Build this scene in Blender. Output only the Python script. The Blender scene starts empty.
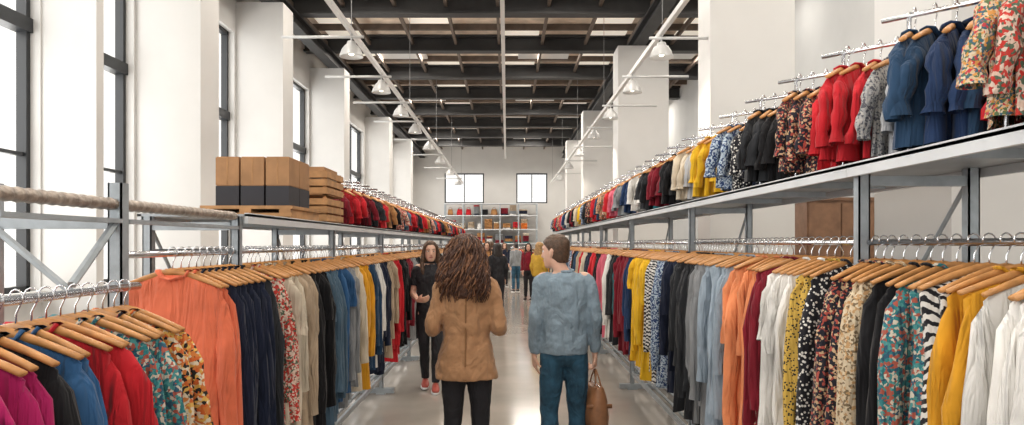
import bpy, math, random
import numpy as np
from mathutils import Vector, Matrix
R = random.Random(7)
scene = bpy.context.scene
COL = scene.collection
CAMH = 1.63

# ------------------------------------------------------------------ materials
def nodes_of(m):
    m.use_nodes = True
    nt = m.node_tree
    return nt, nt.nodes, nt.links, nt.nodes['Principled BSDF']

def mat(name, col, rough=0.6, metal=0.0, noise=0.0, nscale=8.0, bump=0.0, bscale=60.0, sheen=0.0, emis=None, estr=0.0, folds=0.0):
    m = bpy.data.materials.new(name)
    nt, N, L, b = nodes_of(m)
    b.inputs['Base Color'].default_value = (*col, 1)
    b.inputs['Roughness'].default_value = rough
    b.inputs['Metallic'].default_value = metal
    if sheen: b.inputs['Sheen Weight'].default_value = sheen
    if emis:
        b.inputs['Emission Color'].default_value = (*emis, 1)
        b.inputs['Emission Strength'].default_value = estr
    tc = N.new('ShaderNodeTexCoord')
    if noise:
        n = N.new('ShaderNodeTexNoise'); n.inputs['Scale'].default_value = nscale; n.inputs['Detail'].default_value = 5
        L.new(tc.outputs['Object'], n.inputs['Vector'])
        r = N.new('ShaderNodeValToRGB')
        r.color_ramp.elements[0].position = .3; r.color_ramp.elements[1].position = .7
        r.color_ramp.elements[0].color = (*[c*(1-noise) for c in col], 1)
        r.color_ramp.elements[1].color = (*[min(1, c*(1+noise)) for c in col], 1)
        L.new(n.outputs['Fac'], r.inputs['Fac']); L.new(r.outputs['Color'], b.inputs['Base Color'])
    nrm = None
    if folds:
        mp = N.new('ShaderNodeMapping'); mp.inputs['Scale'].default_value = (9, 9, 5); mp.inputs['Rotation'].default_value = (.4, .5, 0)
        L.new(tc.outputs['Object'], mp.inputs['Vector'])
        n3 = N.new('ShaderNodeTexNoise'); n3.inputs['Scale'].default_value = 1; n3.inputs['Detail'].default_value = 2.5; n3.inputs['Distortion'].default_value = 1.2
        L.new(mp.outputs['Vector'], n3.inputs['Vector'])
        b3 = N.new('ShaderNodeBump'); b3.inputs['Strength'].default_value = folds; b3.inputs['Distance'].default_value = .07
        L.new(n3.outputs['Fac'], b3.inputs['Height']); nrm = b3.outputs['Normal']; L.new(nrm, b.inputs['Normal'])
    if bump:
        n2 = N.new('ShaderNodeTexNoise'); n2.inputs['Scale'].default_value = bscale; n2.inputs['Detail'].default_value = 3
        L.new(tc.outputs['Object'], n2.inputs['Vector'])
        bp = N.new('ShaderNodeBump'); bp.inputs['Strength'].default_value = bump; bp.inputs['Distance'].default_value = .01
        L.new(n2.outputs['Fac'], bp.inputs['Height']); L.new(bp.outputs['Normal'], b.inputs['Normal'])
        if nrm: L.new(nrm, bp.inputs['Normal'])
    return m

def fabric(name, cols, pat=None, scale=30.0):
    m = bpy.data.materials.new('fabric_' + name)
    nt, N, L, b = nodes_of(m)
    b.inputs['Roughness'].default_value = .85
    b.inputs['Sheen Weight'].default_value = .08
    b.inputs['Specular IOR Level'].default_value = .25
    tc = N.new('ShaderNodeTexCoord')
    out = None
    if pat is None:
        n = N.new('ShaderNodeTexNoise'); n.inputs['Scale'].default_value = 5; n.inputs['Detail'].default_value = 4
        L.new(tc.outputs['Object'], n.inputs['Vector'])
        r = N.new('ShaderNodeValToRGB')
        c = cols[0]
        r.color_ramp.elements[0].position = .35; r.color_ramp.elements[1].position = .65
        r.color_ramp.elements[0].color = (*[x*.8 for x in c], 1); r.color_ramp.elements[1].color = (*[min(1, x*1.12) for x in c], 1)
        L.new(n.outputs['Fac'], r.inputs['Fac']); out = r.outputs['Color']
    else:
        nz = N.new('ShaderNodeTexNoise'); nz.inputs['Scale'].default_value = scale*.5; nz.inputs['Detail'].default_value = 2
        L.new(tc.outputs['Object'], nz.inputs['Vector'])
        mx = N.new('ShaderNodeMixRGB'); mx.blend_type = 'ADD'; mx.inputs['Fac'].default_value = 2.0/scale if pat != 'stripe' else .12
        L.new(tc.outputs['Object'], mx.inputs['Color1']); L.new(nz.outputs['Color'], mx.inputs['Color2'])
        r = N.new('ShaderNodeValToRGB'); r.color_ramp.interpolation = 'CONSTANT'
        k = len(cols)
        if pat == 'floral':
            v = N.new('ShaderNodeTexVoronoi'); v.inputs['Scale'].default_value = scale
            L.new(mx.outputs['Color'], v.inputs['Vector'])
            s = N.new('ShaderNodeSeparateColor'); L.new(v.outputs['Color'], s.inputs['Color'])
            src = s.outputs['Red']; pos = [i/k for i in range(k)]
        elif pat == 'dots':
            v = N.new('ShaderNodeTexVoronoi'); v.inputs['Scale'].default_value = scale
            L.new(tc.outputs['Object'], v.inputs['Vector'])
            src = v.outputs['Distance']; pos = [0, .36, .6][:k]
        else:
            v = N.new('ShaderNodeTexWave'); v.inputs['Scale'].default_value = scale/6
            v.bands_direction = 'DIAGONAL' if pat == 'stripe' else 'Z'
            v.inputs['Distortion'].default_value = 3.5 if pat == 'stripe' else .3
            v.inputs['Detail Scale'].default_value = 2.0
            L.new(tc.outputs['Object'], v.inputs['Vector'])
            src = v.outputs['Fac']; pos = [i/k for i in range(k)]
        els = r.color_ramp.elements
        els[0].position = 0; els[0].color = (*cols[0], 1)
        els[1].position = pos[1]; els[1].color = (*cols[1], 1)
        for i in range(2, k):
            e = els.new(pos[i]); e.color = (*cols[i], 1)
        L.new(src, r.inputs['Fac']); out = r.outputs['Color']
    L.new(out, b.inputs['Base Color'])
    mp = N.new('ShaderNodeMapping'); mp.inputs['Scale'].default_value = (16, 16, 2.6)
    L.new(tc.outputs['Object'], mp.inputs['Vector'])
    n2 = N.new('ShaderNodeTexNoise'); n2.inputs['Scale'].default_value = 1.0; n2.inputs['Detail'].default_value = 3; n2.inputs['Distortion'].default_value = .8
    L.new(mp.outputs['Vector'], n2.inputs['Vector'])
    bp = N.new('ShaderNodeBump'); bp.inputs['Strength'].default_value = .95; bp.inputs['Distance'].default_value = .055
    L.new(n2.outputs['Fac'], bp.inputs['Height']); L.new(bp.outputs['Normal'], b.inputs['Normal'])
    return m

FD = {
 'white': ([(.76,.745,.71)],), 'cream': ([(.64,.56,.44)],), 'beige': ([(.44,.34,.24)],), 'grey': ([(.25,.26,.27)],),
 'lgrey': ([(.42,.43,.45)],), 'black': ([(.009,.009,.011)],), 'charcoal': ([(.022,.024,.028)],), 'navy': ([(.010,.015,.036)],),
 'dblue': ([(.016,.04,.11)],), 'blue': ([(.03,.10,.23)],), 'slate': ([(.07,.125,.18)],), 'iceblue': ([(.31,.38,.45)],),
 'denim': ([(.02,.055,.115)],), 'red': ([(.53,.016,.025)],), 'dred': ([(.2,.01,.022)],), 'coral': ([(.76,.18,.09)],),
 'orange': ([(.8,.22,.04)],), 'peach': ([(.80,.28,.12)],), 'mustard': ([(.68,.32,.02)],), 'yellow': ([(.78,.46,.02)],),
 'magenta': ([(.38,.012,.105)],), 'pink': ([(.66,.14,.2)],), 'camel': ([(.42,.21,.08)],), 'teal': ([(.02,.15,.17)],), 'olive': ([(.13,.12,.05)],),
 'fl_warm': ([(.6,.13,.03),(.7,.42,.1),(.02,.02,.02),(.6,.2,.05),(.7,.6,.45)],'floral',95),
 'fl_dark': ([(.02,.02,.03),(.02,.02,.03),(.6,.42,.25),(.02,.02,.03),(.4,.08,.06)],'floral',110),
 'fl_cream': ([(.62,.5,.34),(.62,.5,.34),(.2,.14,.08),(.5,.3,.14),(.66,.56,.4)],'floral',120),
 'fl_teal': ([(.03,.2,.22),(.4,.1,.07),(.6,.55,.45),(.03,.1,.16),(.08,.3,.3)],'floral',105),
 'fl_red': ([(.55,.04,.03),(.75,.6,.5),(.55,.05,.04),(.1,.15,.1),(.7,.5,.4)],'floral',110),
 'fl_multi': ([(.62,.45,.28),(.5,.05,.06),(.05,.12,.16),(.65,.3,.08),(.1,.16,.07),(.66,.55,.4)],'floral',150),
 'dotbw': ([(.8,.78,.73),(.015,.015,.02),(.015,.015,.02)],'dots',72),
 'dotye': ([(.02,.02,.02),(.62,.4,.08),(.62,.4,.08)],'dots',90),
 'zebra': ([(.015,.015,.02),(.76,.74,.70)],'stripe',120),
 'bluepr': ([(.03,.06,.16),(.5,.58,.65),(.03,.06,.16),(.4,.5,.6)],'floral',110),
 'stripeh': ([(.03,.05,.12),(.75,.75,.73)],'band',110),
 'greypr': ([(.4,.4,.4),(.12,.12,.14),(.5,.48,.45)],'floral',140),
}
FM = {}; FN = list(FD.keys())
for k in FN: FM[k] = fabric(k, *FD[k])
FMATS = [FM[k] for k in FN]
FI = {k: i for i, k in enumerate(FN)}

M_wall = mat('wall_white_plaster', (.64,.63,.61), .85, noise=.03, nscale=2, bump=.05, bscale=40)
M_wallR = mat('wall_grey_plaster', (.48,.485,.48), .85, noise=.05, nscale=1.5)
M_col = mat('column_white_paint', (.67,.66,.64), .7, noise=.02, nscale=3)
M_black = mat('black_window_steel', (.015,.017,.02), .4, noise=.1)
M_steel = mat('galvanised_steel', (.38,.42,.45), .42, .35, noise=.15, nscale=14, bump=.05)
M_shelf = mat('painted_shelf_board', (.4,.43,.46), .4, .2, noise=.08, nscale=9)
M_under = mat('shelf_edge', (.64,.66,.68), .35, .1, noise=.05)
M_chrome = mat('chrome_rail', (.72,.73,.75), .2, 1.0, noise=.05, nscale=30)
M_pipe = mat('weathered_pipe', (.38,.32,.27), .4, .5, noise=.4, nscale=35, bump=.4, bscale=90)
M_wood = mat('hanger_wood', (.55,.26,.085), .4, noise=.2, nscale=25)
M_crate = mat('crate_wood', (.42,.22,.09), .7, noise=.25, nscale=12, bump=.2)
M_crate2 = mat('kraft_cardboard', (.36,.19,.085), .75, noise=.15, nscale=10)
M_dark = mat('dark_box_band', (.02,.02,.027), .6, noise=.1)
M_beam = mat('ceiling_dark_steel', (.03,.03,.031), .6, noise=.2, nscale=4)
M_joist = mat('ceiling_joist_brown', (.12,.09,.07), .7, noise=.2, nscale=6)
M_deck = mat('ceiling_deck', (.62,.5,.39), .8, noise=.25, nscale=3)
M_glow = mat('glowing_deck_patch', (.7,.64,.55), .6, noise=.05, emis=(1,.9,.76), estr=.42)  # emissive patches added to the deck to brighten the ceiling
M_track = mat('white_metal_track', (.7,.69,.67), .4, .1, noise=.03)
M_cable = mat('suspension_cable', (.25,.25,.25), .5, .5, noise=.05)
M_shade = mat('lamp_shade_enamel', (.55,.55,.54), .35, .1, noise=.03)
M_bulb = mat('lamp_bulb_glow', (1,1,1), .4, emis=(1,.93,.82), estr=6)
M_hook = M_chrome
M_floor = mat('polished_concrete', (.35,.315,.275), .13, noise=.18, nscale=1.1, bump=.02, bscale=6)

# ------------------------------------------------------------------ geometry helpers
class Acc:
    def __init__(s): s.v = []; s.f = []; s.m = []; s.n = 0
    def add(s, vf, m=0):
        v, f = vf
        v = np.asarray(v, float)
        s.v.append(v); o = s.n
        if isinstance(f, np.ndarray): s.f.extend((f + o).tolist()); c = len(f)
        else: s.f.extend([[i + o for i in q] for q in f]); c = len(f)
        s.m.extend([m]*c); s.n += len(v)
    def obj(s, name, mats, parent=None, smooth=False):
        me = bpy.data.meshes.new(name)
        me.from_pydata(np.concatenate(s.v).tolist(), [], s.f)
        for m in mats: me.materials.append(m)
        me.polygons.foreach_set('material_index', s.m)
        me.polygons.foreach_set('use_smooth', [smooth]*len(s.f))
        me.update()
        o = bpy.data.objects.new(name, me); COL.objects.link(o)
        if parent: o.parent = parent
        return o

def empty(name, loc=(0,0,0)):
    o = bpy.data.objects.new(name, None); COL.objects.link(o); o.location = loc; o.empty_display_size = .1
    return o

def box(x0,x1,y0,y1,z0,z1):
    v = [(x,y,z) for x in (x0,x1) for y in (y0,y1) for z in (z0,z1)]
    f = [[0,1,3,2],[4,6,7,5],[0,4,5,1],[2,3,7,6],[0,2,6,4],[1,5,7,3]]
    return np.array(v,float), f

def tube(pts, rad, n=12, ref=(0,1,0), cap=True, power=1.0):
    P = np.asarray(pts, float); k = len(P)
    Rr = np.array([(r, r) if np.isscalar(r) else r for r in (rad if hasattr(rad, '__len__') else [rad]*k)], float)
    T = np.gradient(P, axis=0); T /= np.linalg.norm(T, axis=1)[:,None] + 1e-12
    ref = np.asarray(ref, float)
    A = np.cross(T, ref)
    ln = np.linalg.norm(A, axis=1)
    for i in range(k):
        if ln[i] < 1e-3:
            A[i] = np.cross(T[i], (1,0,0.01)); ln[i] = np.linalg.norm(A[i])
    A /= ln[:,None]; B = np.cross(A, T)
    th = np.linspace(0, 2*math.pi, n, endpoint=False)
    c, s_ = np.cos(th), np.sin(th)
    if power != 1.0:
        c = np.sign(c)*abs(c)**power; s_ = np.sign(s_)*abs(s_)**power
    V = P[:,None,:] + A[:,None,:]*(Rr[:,0,None]*c)[:,:,None] + B[:,None,:]*(Rr[:,1,None]*s_)[:,:,None]
    V = V.reshape(-1,3)
    F = []
    for i in range(k-1):
        for j in range(n):
            j2 = (j+1) % n
            F.append([i*n+j, i*n+j2, (i+1)*n+j2, (i+1)*n+j])
    if cap:
        F.append([j for j in range(n)][::-1]); F.append([(k-1)*n+j for j in range(n)])
    return V, F

def cyl(p0, p1, r, n=10): return tube([p0, p1], [r, r], n, ref=(0.13,.31,.94) if abs(p1[2]-p0[2])<1e-6 else (0,1,0))

def rings(rs, n=28, power=1.0):
    """horizontal rings: (z, cx, cy, rx, ry)"""
    th = np.linspace(0, 2*math.pi, n, endpoint=False)
    c, s_ = np.cos(th), np.sin(th)
    c = np.sign(c)*abs(c)**power; s_ = np.sign(s_)*abs(s_)**power
    V = []
    for z, cx, cy, rx, ry in rs:
        V.append(np.stack([cx+rx*c, cy+ry*s_, np.full(n, z)], 1))
    V = np.concatenate(V); k = len(rs); F = []
    for i in range(k-1):
        for j in range(n):
            j2 = (j+1) % n; F.append([i*n+j, i*n+j2, (i+1)*n+j2, (i+1)*n+j])
    F.append(list(range(n))[::-1]); F.append([(k-1)*n+j for j in range(n)])
    return V, F

def ellipsoid(c, r, n=20, m=12):
    rs = []
    for i in range(m+1):
        a = math.pi*i/m; rr = max(.02, math.sin(a))
        rs.append((c[2]-r[2]*math.cos(a), c[0], c[1], r[0]*rr, r[1]*rr))
    return rings(rs, n)

def smoothpath(pts, rad, sub=6):
    P = np.array(pts, float); k = len(P); t = np.arange(k)
    Rd = np.array([(r, r) if np.isscalar(r) else r for r in rad], float)
    tt = np.linspace(0, k-1, (k-1)*sub+1)
    def cr(D):
        out = []
        for x in tt:
            i = min(int(x), k-2); u = x-i
            p0 = D[max(i-1,0)]; p1 = D[i]; p2 = D[i+1]; p3 = D[min(i+2,k-1)]
            out.append(.5*((2*p1)+(-p0+p2)*u+(2*p0-5*p1+4*p2-p3)*u*u+(-p0+3*p1-3*p2+p3)*u**3))
        return np.array(out)
    return cr(P), np.maximum(cr(Rd), .001)

# ------------------------------------------------------------------ room
YB = 34.6; Y0 = -4.0; XL = -4.6; XR = 5.2; HC = 6.35
a = Acc(); a.add(box(XL-.3, XR+.3, Y0, YB+.3, -.12, 0)); a.obj('floor', [M_floor])
BP = 2.65
# ceiling
a = Acc(); a.add(box(XL-.3, XR+.3, Y0, YB+.3, HC, HC+.15))
beams = [0.5+BP*i for i in range(13)]
for i, yb_ in enumerate(beams[:-1]):
    for j, x in enumerate((-3.6,-1.65,.3,2.25,4.2)):
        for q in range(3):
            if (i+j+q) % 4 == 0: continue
            a.add(box(x-.42, x+.42, yb_+BP*q/3+.16, yb_+BP*(q+1)/3-.12, 6.325, 6.349), 1)  # pale deck patches that glow by themselves
a.obj('ceiling', [M_deck, M_glow])
a = Acc()
for y in beams:
    a.add(box(XL, XR, y-.13, y+.13, 5.98, 6.02)); a.add(box(XL, XR, y-.02, y+.02, 6.02, 6.3)); a.add(box(XL, XR, y-.13, y+.13, 6.29, 6.35))
a.obj('trim_ceiling_beams', [M_beam])
a = Acc()
for yb_ in beams:
    for q in (1,2): a.add(box(XL, XR, yb_+BP*q/3-.035, yb_+BP*q/3+.035, 6.22, 6.35))
x = XL+.5
while x < XR:
    a.add(box(x-.03, x+.03, Y0, YB, 6.14, 6.22)); x += .98
a.obj('trim_ceiling_joists', [M_joist])
a = Acc()
for x in (XL+.55, 2.75):
    a.add(box(x-.12, x+.12, Y0, YB, 5.72, 5.76)); a.add(box(x-.02, x+.02, Y0, YB, 5.76, 5.96)); a.add(box(x-.12, x+.12, Y0, YB, 5.94, 5.98))
a.obj('trim_ceiling_girders', [M_beam])

# left wall with window openings
wins = [(-2.5,.2),(.6,3.2),(3.7,7.1),(7.35,8.88),(9.6,12.15),(12.95,16.75),(17.6,20.2),(20.6,23.1),(24.1,28.3),(29.3,33.0)]
WZ0, WZ1 = 1.15, 5.2
a = Acc()
a.add(box(XL-.3, XL, Y0, YB+.3, 0, WZ0)); a.add(box(XL-.3, XL, Y0, YB+.3, WZ1, HC))
prev = Y0
for (s, e) in wins:
    a.add(box(XL-.3, XL, prev, s, WZ0, WZ1)); prev = e
a.add(box(XL-.3, XL, prev, YB+.3, WZ0, WZ1))
a.obj('wall_left', [M_wall])
M_glass = bpy.data.materials.new('window_glass')
nt, N, L, b = nodes_of(M_glass)
tr = N.new('ShaderNodeBsdfTransparent'); gl = N.new('ShaderNodeBsdfGlossy'); gl.inputs['Roughness'].default_value = .03
mxs = N.new('ShaderNodeMixShader'); mxs.inputs[0].default_value = .06
L.new(tr.outputs[0], mxs.inputs[1]); L.new(gl.outputs[0], mxs.inputs[2]); L.new(mxs.outputs[0], N['Material Output'].inputs['Surface'])

def area(name, loc, rot, sx, sy, power, col=(1,1,1), parent=None):
    l = bpy.data.lights.new(name, 'AREA'); l.shape = 'RECTANGLE'; l.size = sx; l.size_y = sy; l.energy = power; l.color = col
    o = bpy.data.objects.new(name, l); COL.objects.link(o); o.location = loc; o.rotation_euler = rot
    if parent: o.parent = parent
    return o

def window(idx, s, e, xw):
    a = Acc(); t = .06
    xa, xb = xw-.2, xw-.1
    a.add(box(xa, xb, s, s+t, WZ0, WZ1)); a.add(box(xa, xb, e-t, e, WZ0, WZ1))
    a.add(box(xa, xb, s, e, WZ0, WZ0+t)); a.add(box(xa, xb, s, e, WZ1-t, WZ1))
    a.add(box(xa-.02, xb+.03, s, e, 3.70, 3.84))
    for z in (2.5,): a.add(box(xa+.02, xb-.02, s, e, z-.018, z+.018))
    k = max(2, round((e-s)/1.5)) if e-s > 1.8 else 1
    for i in range(1, k):
        yy = s+(e-s)*i/k; a.add(box(xa+.02, xb-.02, yy-.02, yy+.02, WZ0, WZ1))
    a.add(box(xw-.02, xw+.06, s-.02, e+.02, WZ0-.05, WZ0+.01), 2)
    a.add(box(xa+.04, xa+.05, s+.01, e-.01, WZ0+.01, WZ1-.01), 1)
    a.obj('window_%d' % idx, [M_black, M_glass, M_col])
for i, (s, e) in enumerate(wins):
    window(i+1, s, e, XL)
    area('daylight_window', (XL-.9, (s+e)/2, 3.2), (0, -math.pi/2, 0), WZ1-WZ0+.6, e-s+.3, 44*(e-s), (1,.985,.95))
# columns
cols = [(-4.6,-4.06,7.12,7.25),(-4.6,-3.8,8.93,9.5),(-4.6,-3.8,12.22,12.8),(-4.6,-3.8,16.82,17.4),(-4.6,-3.8,23.3,23.95),(-4.6,-3.8,28.5,29.1),
        (2.5,3.35,4.05,4.9),(2.47,3.5,8.75,9.3),(2.3,3.35,14.9,15.6),(2.35,3.4,22.2,22.8),(2.38,3.4,28.6,29.3)]
for (xa, xb, ya, yb) in cols:
    a = Acc(); a.add(box(xa+.001, xb, ya, yb, 0, 5.72)); a.add(box(xa+.001, xb+.02, ya-.02, yb+.02, 0, .12)); a.obj('column', [M_col])
# right wall
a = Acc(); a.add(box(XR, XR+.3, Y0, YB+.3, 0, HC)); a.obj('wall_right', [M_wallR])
# back wall with openings
bw = [(-3.0,-1.1),(.45,1.95),(4.0,4.7)]
bz0, bz1 = 3.55, 5.0
a = Acc(); a.add(box(XL-.3, XR+.3, YB, YB+.3, 0, bz0)); a.add(box(XL-.3, XR+.3, YB, YB+.3, bz1, HC))
prev = XL-.3
for s, e in bw: a.add(box(prev, s, YB, YB+.3, bz0, bz1)); prev = e
a.add(box(prev, XR+.3, YB, YB+.3, bz0, bz1)); a.obj('wall_back', [M_wall])
for i, (s, e) in enumerate(bw):
    a = Acc(); t = .06
    for q in (box(s, s+t, YB+.1, YB+.18, bz0, bz1), box(e-t, e, YB+.1, YB+.18, bz0, bz1), box(s, e, YB+.1, YB+.18, bz0, bz0+t), box(s, e, YB+.1, YB+.18, bz1-t, bz1)): a.add(q)
    a.add(box((s+e)/2-.02, (s+e)/2+.02, YB+.1, YB+.18, bz0, bz1))
    a.add(box(s, e, YB+.13, YB+.14, bz0, bz1), 1)
    a.obj('window_%d' % (20+i), [M_black, M_glass])
# baseboards
a = Acc(); a.add(box(XL, XL+.02, Y0, YB, 0, .1)); a.obj('baseboard_left', [M_col])
a = Acc(); a.add(box(XR-.02, XR, Y0, YB, 0, .1)); a.obj('baseboard_right', [M_col])

# ------------------------------------------------------------------ garments
def garment_base(kind, rng):
    L_ = {'shirt': .82, 'tee': .74, 'dress': 1.05, 'jacket': .88}[kind] + rng.uniform(-.04, .06)
    zl = [-.100,-.112,-.13,-.148,-.165,-.2,-.26,-.34]
    wl = [.055,.085,.14,.185,.205,.2,.19,.182]
    m = 8
    for i in range(1, m+1):
        u = i/m; zl.append(-.34-(L_-.34)*u); wl.append(.182+(.05 if kind == 'dress' else .02)*u)
    zl = np.array(zl); wl = np.array(wl); k = len(zl); n = 28
    tk = {'shirt': .026,'tee': .022,'dress': .03,'jacket': .036}[kind]
    tl = np.interp(-zl, [.1,.15,.25,.5,1.1], [.010,.016,tk,tk*1.1,tk*1.2])
    th = np.linspace(0, 2*math.pi, n, endpoint=False)
    c, s_ = np.cos(th), np.sin(th); c = np.sign(c)*abs(c)**.8; s_ = np.sign(s_)*abs(s_)**.7
    ramp = np.clip((-zl-.17)/(L_-.17), 0, 1)**.7
    X = wl[:,None]*c[None,:]; Y = tl[:,None]*s_[None,:]; Z = np.repeat(zl[:,None], n, 1)
    xn = X/.22
    for _ in range(4):
        kf = rng.uniform(3, 12); ph = rng.uniform(0, 6.28); am = rng.uniform(.007, .02)/(1+kf*.07)
        Y += (am*ramp)[:,None]*np.sin(kf*xn+ph+ramp[:,None]*rng.uniform(-1.5,1.5))
    X += (.016*ramp)[:,None]*np.sin(s_[None,:]*4+rng.uniform(0,6))
    Z[-1] += .012*np.sin(X[-1]*rng.uniform(8,20)+rng.uniform(0,6))
    V = np.stack([X, Y, Z], 2).reshape(-1, 3)
    F = [[i*n+j, i*n+(j+1)%n, (i+1)*n+(j+1)%n, (i+1)*n+j] for i in range(k-1) for j in range(n)]
    parts = [(V, np.array(F))]
    sl = {'shirt': .52,'tee': .2,'dress': 0 if rng.random()<.5 else .25,'jacket': .54}[kind]
    if sl:
        for sd in (-1, 1):
            m2 = 9; pts = []; rd = []
            yo = rng.uniform(-.01, .03); sw = rng.uniform(.0,.03); pp = rng.uniform(0,6)
            for i in range(m2+1):
                u = i/m2
                pts.append((sd*(.165+.05*min(1, u*3)+sw*u+.004*math.sin(u*14+pp)), yo*u+.006*math.sin(u*7+sw*90), -.15-.03*min(1,u*4)-sl*u))
                w = (.046-.012*u) if kind != 'tee' else .05
                rd.append((w*(.35 if i == 0 else 1)*(1+.1*math.sin(u*19+pp)), (tk*.85+.006*math.sin(u*16+yo*200))*(.4 if i == 0 else 1)))
            v, f = tube(pts, rd, 12, ref=(0,1,0), cap=False)
            parts.append((v, np.array(f)))
    if kind in ('shirt', 'jacket'):
        pts = [(.062*math.cos(t), .022*math.sin(t)+.004, -.098+.016*abs(math.cos(t))-.02*(math.sin(t) < -.5)) for t in np.linspace(0, 2*math.pi, 13)]
        v, f = tube(pts, [(.016,.006)]*13, 6, ref=(0,0,1), cap=False); parts.append((v, np.array(f)))
    Vs = []; Fs = []; o = 0
    for v, f in parts: Vs.append(v); Fs.append(f+o); o += len(v)
    return np.concatenate(Vs), np.concatenate(Fs)
rg = random.Random(3)
GB = {k: [garment_base(k, rg) for _ in range(5)] for k in ('shirt','tee','dress','jacket')}
def hanger_base():
    hk = [(0,0,-.1),(0,0,-.05)] + [(.02*math.cos(t), 0, -.008+.022*math.sin(t)) for t in np.linspace(-.9, 3.3, 9)]
    h = tube(hk, [.0026]*len(hk), 6, ref=(0,1,0))
    xs = np.linspace(-.208, .208, 13)
    pts = [(x, .012*math.cos(x*7)-.01, -.086-.062*(abs(x)/.208)**1.35) for x in xs]
    rd = [(.007+.009*(1-(abs(x)/.208)), .0065+.005*(abs(x)/.208)) for x in xs]
    w = tube(pts, rd, 8, ref=(0,1,0))
    return h, w
HH, HW = hanger_base()
HH = (np.array(HH[0]), HH[1]); HW = (np.array(HW[0]), HW[1])

def xf(V, loc, yaw, s=(1,1,1)):
    z = V[:,2]; z = np.where(z < -.17, -.17+(z+.17)*s[2], z)
    x0 = V[:,0]*s[0]; y0 = V[:,1]*s[1]; c, s_ = math.cos(yaw), math.sin(yaw)
    x = x0*c - y0*s_; y = x0*s_ + y0*c
    return np.stack([x+loc[0], y+loc[1], z+loc[2]], 1)

def put(ga, ha, loc, yaw, colname, kind=None, s=(1,1,1), total=None):
    kind = kind or R.choices(['shirt','tee','dress','jacket'], [5,1.6,1.6,2.4])[0]
    V, F = R.choice(GB[kind])
    if total: s = (s[0], s[1], (total-.17)/(-V[:,2].min()-.17))
    ga.add((xf(V, loc, yaw, s), F), FI[colname])
    ha.add((xf(HH[0], loc, yaw, (s[0],s[1],1)), HH[1]), 0)
    ha.add((xf(HW[0], loc, yaw, (s[0],s[1],1)), HW[1]), 1)

RIGHT_SEQ = [(1.92,'white'),(2.02,'mustard'),(2.17,'zebra'),(2.30,'fl_teal'),(2.46,'black'),(2.64,'fl_cream'),(2.82,'fl_dark'),(2.95,'dotbw'),(3.08,'dotye'),
 (3.4,'white'),(3.5,'dred'),(3.62,'fl_red'),(3.95,'peach'),(4.5,'iceblue'),(4.7,'grey'),(5.2,'charcoal'),(5.55,'navy'),(5.9,'bluepr'),(6.2,'zebra'),(6.95,'yellow'),(7.2,'dblue'),
 (7.8,'dred'),(8.1,'teal'),(8.5,'charcoal'),(8.9,'white'),(9.4,'pink'),(9.9,'black'),(10.4,'red'),(10.9,'navy'),(11.5,'cream')]
LEFT_SEQ = [(3.08,'coral'),(3.5,'navy'),(3.62,'charcoal'),(3.78,'fl_red'),(4.1,'cream'),(4.35,'beige'),(4.7,'black'),(5.0,'slate'),(5.25,'blue'),(5.5,'grey'),(5.8,'cream'),
 (6.1,'mustard'),(6.4,'denim'),(6.7,'white'),(7.1,'navy'),(7.5,'beige'),(7.9,'red'),(8.4,'black'),(8.9,'dred'),(9.3,'grey'),(9.8,'charcoal')]
NEAR_SEQ = [(1.2,'fl_multi'),(1.42,'fl_multi'),(1.50,'charcoal'),(1.67,'magenta'),(1.80,'black'),(1.89,'blue'),(2.03,'red'),(2.2,'fl_teal'),(2.29,'fl_dark'),(2.5,'fl_warm')]
RAND = ['black','navy','white','dred','charcoal','grey','cream','dblue','mustard','red','beige','denim','black','fl_red','bluepr','slate','charcoal','black','white','navy']
def seqcol(seq, y, rr):
    for ye, c in seq:
        if y < ye: return c
    return RAND[int(y*2.3+rr) % len(RAND)]

def post(a, x, y, z1, w=.022, m=0):
    a.add(box(x-w, x+w, y-w, y-w+.006, 0.01, z1), m); a.add(box(x-w, x-w+.006, y-w, y+w, .01, z1), m); a.add(box(x+w-.006, x+w, y-w, y+w, .01, z1), m)
    a.add(box(x-w-.03, x+w+.03, y-w-.02, y+w+.02, 0, .012), m)

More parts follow.
